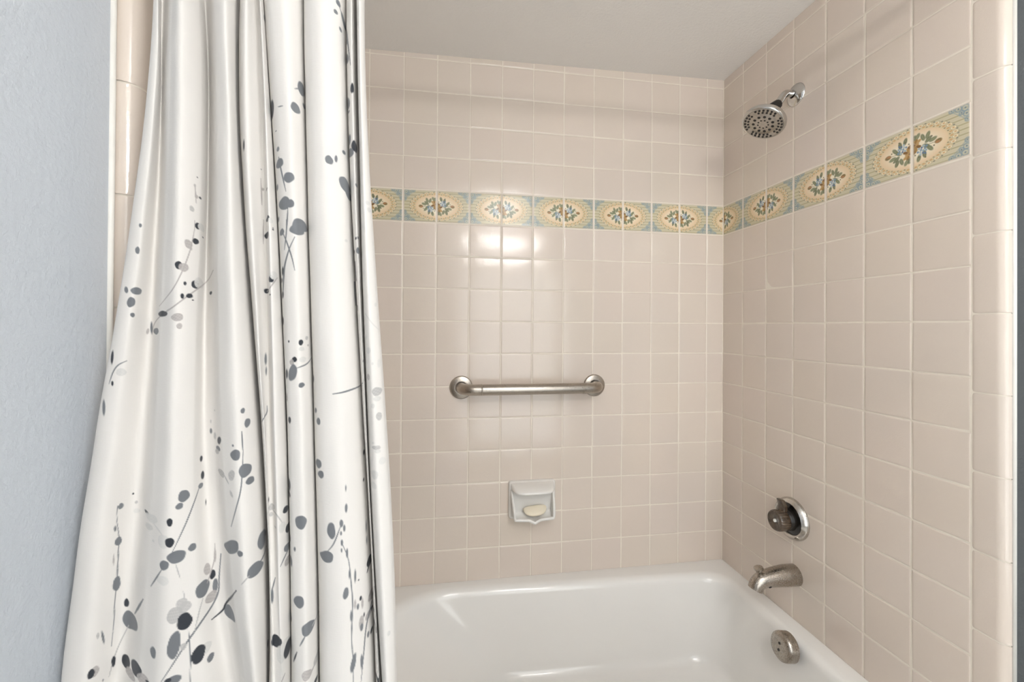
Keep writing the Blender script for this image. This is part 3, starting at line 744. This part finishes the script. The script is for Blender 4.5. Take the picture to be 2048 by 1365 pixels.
def stem(pts, tone, w=1.6):
    pts = np.array(spline(pts, 8)) if len(pts) > 2 else np.array([np.array(pts[0], float) + (np.array(pts[1], float) - np.array(pts[0], float)) * k / 8 for k in range(9)])
    L = np.concatenate([[0], np.cumsum(np.sqrt((np.diff(pts, axis=0) ** 2).sum(1)))]); n = max(3, int(L[-1] / 1.2))
    for s in np.linspace(0, L[-1], n):
        k = s / L[-1]; ww = max(1.7, w) * (.6 + .8 * math.sin(math.pi * min(1, max(.08, k))))
        stamp(np.interp(s, L, pts[:, 0]), np.interp(s, L, pts[:, 1]), ww, ww + .4, 0, tone, 0, jit=0)
S_ = 2.9257
#--DATA--
TXA = """s G 5 1690 30 1710 90 1730 160 1745 270 1758 380
1687 18 28 36 -20 G|1672 70 26 26 0 G|1718 125 24 66 -20 G|1700 174 16 26 -15 G|1735 240 14 46 -8 G|1735 342 22 74 -15 G|1470 518 42 80 0 G
s G 4 1432 520 1460 518
s G 4 1335 625 1362 620
1436 632 58 60 0 G|1486 618 16 30 0 G|1298 645 24 110 0 D|1768 515 22 60 0 D|1737 600 34 100 -14 G|1748 655 10 16 0 G|1322 768 8 8 0 G|1334 873 16 28 0 G|1344 955 42 56 0 G
s G 6 1338 920 1345 960 1362 1040 1380 1120
1398 1038 66 60 -25 G|1330 1098 12 36 0 G|1752 820 18 60 0 G|1782 855 36 70 0 D|1745 905 36 60 20 G|1720 893 20 24 0 G|1633 936 46 54 -20 G|1674 930 18 42 0 G|1725 1080 62 90 -20 G|1745 1135 34 70 -20 G|1793 1085 14 22 0 G|1372 1190 62 80 0 G|1408 1192 44 48 20 G
s G 6 1392 1220 1388 1290 1385 1346
1462 1320 88 80 0 G|1445 1345 90 60 0 G|862 1038 8 8 0 D|848 1086 14 18 0 L|858 1152 20 22 0 T|879 1160 16 14 0 D|830 1222 28 34 -15 L
s T 3 848 1080 856 1190
864 1322 32 36 0 D|884 1330 30 36 0 P|1236 992 6 6 0 D|1245 1108 18 18 0 T|1267 1108 16 14 0 D
s T 3 1233 1045 1240 1200
1272 1280 32 34 0 D|1290 1290 30 34 0 P|1134 850 10 64 0 D|1255 100 10 40 0 G|530 1320 16 22 0 G|1305 1335 7 7 0 D|1337 1285 10 30 0 G|1858 1188 26 24 0 P|1868 1230 22 30 0 P"""
TXB = """s T 4 848 5 845 60 825 160 795 250 760 330 715 410 640 505
864 38 30 34 0 D|886 45 40 44 0 P|895 102 10 8 0 D|853 126 36 36 0 D|810 142 44 56 -20 T|826 170 14 18 0 T|752 265 42 50 0 D|782 278 58 52 0 T|850 378 44 52 0 D|872 370 56 62 0 P
s T 4 955 295 930 345 890 385 800 450 720 510 650 560 610 610 598 670
790 372 18 24 0 D|774 446 22 32 0 D|816 445 40 28 0 D|836 470 12 8 0 D|941 428 14 22 15 D|660 550 52 36 0 D|745 570 70 48 0 T|757 622 34 36 0 T|594 632 14 70 0 G|572 653 18 34 15 T|621 652 32 40 0 G
s L 4 680 535 700 522
446 410 22 40 -10 G|505 416 68 42 0 G|474 482 48 62 10 G|483 557 28 26 0 G|527 32 14 22 0 G|512 178 28 42 0 G|364 805 16 80 5 D|365 958 14 30 0 D
s G 5 450 825 400 850 370 890 345 960
417 892 64 44 5 P|315 1100 18 90 0 G|1268 87 34 40 0 D|1305 57 10 10 0 D
s T 4 1250 0 1248 140
1292 345 36 44 0 D|1308 325 46 50 0 P|1268 417 32 30 0 D|1287 438 10 10 0 D
s T 4 1330 340 1270 420
1262 815 14 70 0 G|1265 885 10 50 0 G|1357 72 26 40 0 G
s G 6 1355 60 1385 130 1415 220 1432 295
s G 7 1432 100 1400 170 1375 260 1368 330 1362 450
s G 5 1383 0 1383 70 1372 175
1362 300 12 50 0 D|1357 355 9 30 0 D|1362 440 12 40 0 D|1363 592 12 46 0 D|1733 122 18 18 0 P|1790 108 10 16 0 D|1803 105 8 18 0 D|1803 180 24 38 0 G|1779 188 10 24 0 D|1820 200 8 60 0 D
s G 5 1768 0 1772 120 1780 300 1785 450 1800 595
1397 712 9 14 0 D|1468 718 28 34 0 D|1502 692 16 24 0 L|1528 668 6 10 0 L|1510 734 10 12 0 T|1472 756 34 26 0 P|1430 818 30 32 0 D|1415 834 26 36 0 T|1478 818 40 34 0 P|1385 902 14 56 0 D|1420 895 50 96 10 G|1472 968 36 30 0 G|1542 930 8 40 0 G
s G 5 1530 810 1500 845 1440 870
s G 7 1655 1020 1720 1008 1800 980 1830 955
1402 1172 16 38 0 D|1555 1115 12 30 0 G|1571 1180 22 42 0 G|1385 1040 14 50 0 T|1128 1118 26 32 0 G|1155 1188 36 50 10 G|990 1292 20 48 10 D|984 1338 24 30 0 G|942 1236 14 32 0 G|965 1265 14 40 0 L|1070 1322 12 14 0 G|963 1115 6 10 0 L|941 1180 8 20 0 L
s G 7 1122 1240 1128 1346
s G 4 1270 1090 1268 1130 1235 1188
s P 4 1845 550 1880 600 1920 640
1905 497 14 24 0 P|1863 765 28 36 0 P|1862 920 18 36 0 T|1913 1005 58 52 0 L|1914 1048 44 30 0 P|1889 1090 24 28 0 P|1925 1150 36 46 0 L|1910 1335 50 26 0 L|1890 1308 14 14 0 P|1887 842 14 16 0 P|1850 685 12 30 0 P|1925 840 20 50 0 P|1835 712 8 20 0 D|1833 825 8 16 0 D"""
TXC = """s G 6 1130 0 1125 130 1115 240 1090 340 1060 450
1085 32 56 66 20 G|978 10 22 30 0 L|1142 122 80 74 -20 G|1171 180 52 42 0 G|1003 138 36 42 -10 L|1062 150 36 62 15 L|1061 260 14 40 -20 L|885 52 16 34 0 D|893 148 20 46 0 D|882 210 28 30 0 G
s L 4 1020 150 1045 200
s G 6 880 200 850 290 800 420 740 550 715 600
783 272 66 70 -20 G|757 331 46 36 0 G|912 308 6 30 0 D|415 331 32 34 0 G|487 258 12 12 0 D|505 307 18 18 0 L|508 357 40 28 0 P|566 367 24 20 0 D|595 402 68 48 0 P|580 452 44 34 0 P|700 426 36 46 0 D|665 540 66 80 0 P|700 545 56 54 0 D|604 534 14 14 0 P
s P 4 605 430 660 505
s G 5 395 330 392 420 402 500 400 600 392 750 380 880 372 1040 360 1150
400 536 42 48 0 G|381 463 14 34 0 G|390 785 48 80 0 G|372 645 10 60 0 T|740 628 112 72 0 G|833 572 46 44 0 G|668 678 56 54 0 G|660 768 74 50 10 P|448 896 30 48 -10 D|468 995 84 100 -20 G
s G 6 655 700 590 800
s L 4 735 670 762 755
s G 7 545 875 495 960
s L 6 460 1030 410 1130 375 1220 345 1330
s L 5 780 830 790 880
770 900 66 60 0 L|790 920 76 60 0 L|730 970 100 84 -20 L|787 1005 92 92 0 D|920 700 40 64 -10 T|952 730 34 52 0 D|966 620 14 70 0 T|967 795 32 80 0 G|893 815 80 90 0 G|945 860 70 60 0 T
s G 6 808 1050 818 1150 822 1360
s T 4 965 550 962 640 940 720 920 780
s G 8 1000 610 990 740 985 830 950 910 870 1030 800 1130 710 1270 650 1360
1063 570 66 104 40 G|1112 610 32 36 0 G|1240 530 48 98 0 G|1262 495 12 30 0 G|1200 703 98 72 0 G|1052 950 64 80 -15 G
s G 6 1270 570 1240 640 1215 670
s L 5 1165 740 1120 790
s D 8 1090 825 1030 900 1010 940 945 995
s L 5 895 870 870 960 845 1070
725 1145 76 150 8 G|780 1155 40 40 0 L|910 1165 70 60 0 P|868 1200 82 96 10 D|940 1214 40 44 0 G|603 1188 34 60 0 G|444 1236 50 70 -5 D|470 1310 56 50 0 T|505 1284 64 74 0 D|372 1240 26 60 0 D|262 1300 50 60 0 T|240 1312 42 54 15 D|545 1345 70 60 0 T|720 1350 100 50 0 G|570 1358 24 14 0 D|280 1090 16 36 0 L|310 1100 14 80 -10 G|690 1352 40 24 0 D|310 1350 10 14 0 G
1400 205 18 70 0 D|1400 260 18 36 0 D|1280 298 6 26 0 D|1297 334 36 38 0 L|1294 378 24 24 0 L|1380 350 34 40 0 D|1358 455 40 60 0 P|1395 455 34 50 0 D|1318 453 10 12 0 L|1402 520 16 50 0 D|1388 570 38 44 0 G|1432 583 12 26 0 G|1395 645 46 48 0 T|1410 650 18 56 0 G
s L 4 1300 345 1358 425
s G 5 1395 580 1348 685
1572 82 32 54 0 G|1585 145 34 44 0 G|1468 426 70 76 0 G|1646 475 50 90 -5 G|1705 432 22 44 0 G|1722 460 14 40 0 G|1703 490 12 24 0 G|1620 628 78 66 0 G
s G 6 1700 450 1660 550 1620 600
s G 6 1318 750 1300 820
1300 855 16 84 0 G|1457 892 60 70 -15 G|1407 980 22 56 0 G|1510 1050 80 72 0 G|1325 1120 66 66 0 D|1365 1180 80 110 10 P|1390 1165 44 84 8 D|1277 1155 10 40 0 D
s L 5 1575 950 1535 1030
s G 7 1495 1090 1462 1150
s D 6 1445 1185 1425 1240
s T 4 1555 1240 1515 1340
s T 4 1375 1310 1355 1360
1560 1220 34 50 20 L|1502 1325 60 56 0 T|1556 1348 22 26 0 D|1731 842 32 68 8 G|1731 225 8 36 0 G|1733 342 16 50 0 G|1708 545 14 36 0 G|1706 590 10 24 0 G|1738 605 14 50 0 G|1752 730 10 50 0 G|1786 740 12 70 0 G|1806 763 8 10 0 D
s G 4 1705 540 1745 640 1760 760 1770 900 1765 1100 1775 1250 1775 1360
1762 975 12 60 0 G|1785 905 14 50 0 T|1818 870 14 26 0 D|1828 900 14 56 0 T|1802 920 14 34 0 G|1822 1015 28 80 0 T|1824 1040 18 40 0 G|1838 965 8 24 0 D|1875 942 28 28 0 D|1862 970 34 40 0 T|1888 985 22 24 0 D|1885 915 14 16 0 D|1879 848 36 50 0 T|1882 1055 16 28 0 D|1906 1052 32 34 0 T|1862 1082 14 32 0 G|1869 650 30 54 0 D|1775 1250 28 104 12 G|1824 1240 16 76 0 G|1918 1350 34 34 0 D|1837 15 10 30 0 D|1835 175 8 20 0 D|1850 450 6 60 0 G|1853 530 6 40 0 G
s G 4 1900 790 1880 900 1850 1040 1835 1200 1820 1360
s D 4 1868 670 1855 720
1918 10 36 22 0 P|1945 65 40 44 0 P|1900 148 40 54 0 P|1895 210 32 40 0 P|1983 1075 20 26 0 P"""
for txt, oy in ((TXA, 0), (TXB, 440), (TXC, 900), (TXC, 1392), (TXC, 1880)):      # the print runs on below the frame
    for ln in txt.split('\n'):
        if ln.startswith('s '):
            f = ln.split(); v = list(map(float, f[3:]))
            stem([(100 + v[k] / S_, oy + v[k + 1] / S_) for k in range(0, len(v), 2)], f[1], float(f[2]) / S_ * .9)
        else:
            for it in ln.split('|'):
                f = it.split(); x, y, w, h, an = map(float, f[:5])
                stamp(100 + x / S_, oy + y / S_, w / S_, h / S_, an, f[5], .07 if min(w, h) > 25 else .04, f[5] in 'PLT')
SCN = thing('shower_curtain', 'white cotton shower curtain printed with grey leaf sprigs, gathered at the left of the tub', 'shower curtain', W(-11.8, -7.8, ZB))
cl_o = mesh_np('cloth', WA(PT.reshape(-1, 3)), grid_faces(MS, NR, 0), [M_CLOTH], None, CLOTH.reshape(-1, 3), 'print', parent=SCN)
# stitched hem down the left edge
hi_ = [int(np.argmin(np.abs(tt - par[3])))]
# rings holding the curtain to the rod
proto = None
for k in range(9):
    i = int((k + .5) / 9 * (MS - 1)); x = PT[i, 0, 0]
    if proto is None:
        bm = bmesh.new(); tube(bm, [Vector((0, math.cos(t) * .19 * P, math.sin(t) * .25 * P)) for t in np.linspace(0, 2 * math.pi, 29)], .018 * P, 8, cap=False); proto = obj('curtain_ring', bm, M_CHROME); o = proto
    else:
        o = proto.copy(); COL.objects.link(o)
    o.location = W(x, ROD_Y, ROD_Z - .12)
    tag(o, 'thin chrome ring joining the printed curtain to the rod', 'curtain ring', 'curtain rings on the rod')

# ---------------------------------------------------------------- fill light added under the ceiling, unseen (above and behind the frame)
lx0, ly0, lr = -5.6, -14.2, 1.5; lz = cz(lx0) - .02
CL = thing('ceiling_fill_light', 'round white fill light added at the ceiling to brighten the bathroom', 'fill light', W(lx0, ly0, lz))
bm = bmesh.new(); lathe(bm, [(0, -.01 * P), (lr * 1.06 * P, 0), (lr * 1.08 * P, .12 * P), (lr * .99 * P, .16 * P)], W(lx0, ly0, lz), (0, 0, -1), 48); obj('base', bm, M_WHITE, CL)
bm = bmesh.new(); lathe(bm, [(lr * P, .14 * P), (lr * .97 * P, .42 * P), (lr * .8 * P, .72 * P), (lr * .45 * P, .92 * P), (0, 1.0 * P)], W(lx0, ly0, lz), (0, 0, -1), 48); obj('dome', bm, M_FILL_DOME, CL)

# ---------------------------------------------------------------- vanity light behind the viewpoint
VL = thing('vanity_light', 'chrome bar light with four round globes on the wall facing the bathtub', 'light fixture', W(-4.3, REAR, -2.2))
bm = bmesh.new(); box(bm, W(-7.4, REAR + .35, -2.75), W(-2.5, REAR, -1.65)); bmesh.ops.bevel(bm, geom=bm.edges[:], offset=.004, segments=2, affect='EDGES'); obj('back_plate', bm, M_CHROME, VL, smooth=False)
for k in range(4):
    x = -6.7 + 1.15 * k
    bm = bmesh.new(); lathe(bm, [(.18 * P, 0), (.2 * P, .12 * P), (.16 * P, .3 * P)], W(x, REAR + .33, -2.2), (0, 1, 0), 24); obj('socket', bm, M_WHITE, VL)
    bm = bmesh.new(); lathe(bm, [(0, 0)] + [(.37 * P * math.sin(a), .37 * P * (1 - math.cos(a))) for a in np.linspace(.15, math.pi - .15, 16)] + [(0, .74 * P)], W(x, REAR + .6, -2.2), (0, 1, 0), 32)
    obj('globe', bm, M_BULB, VL)
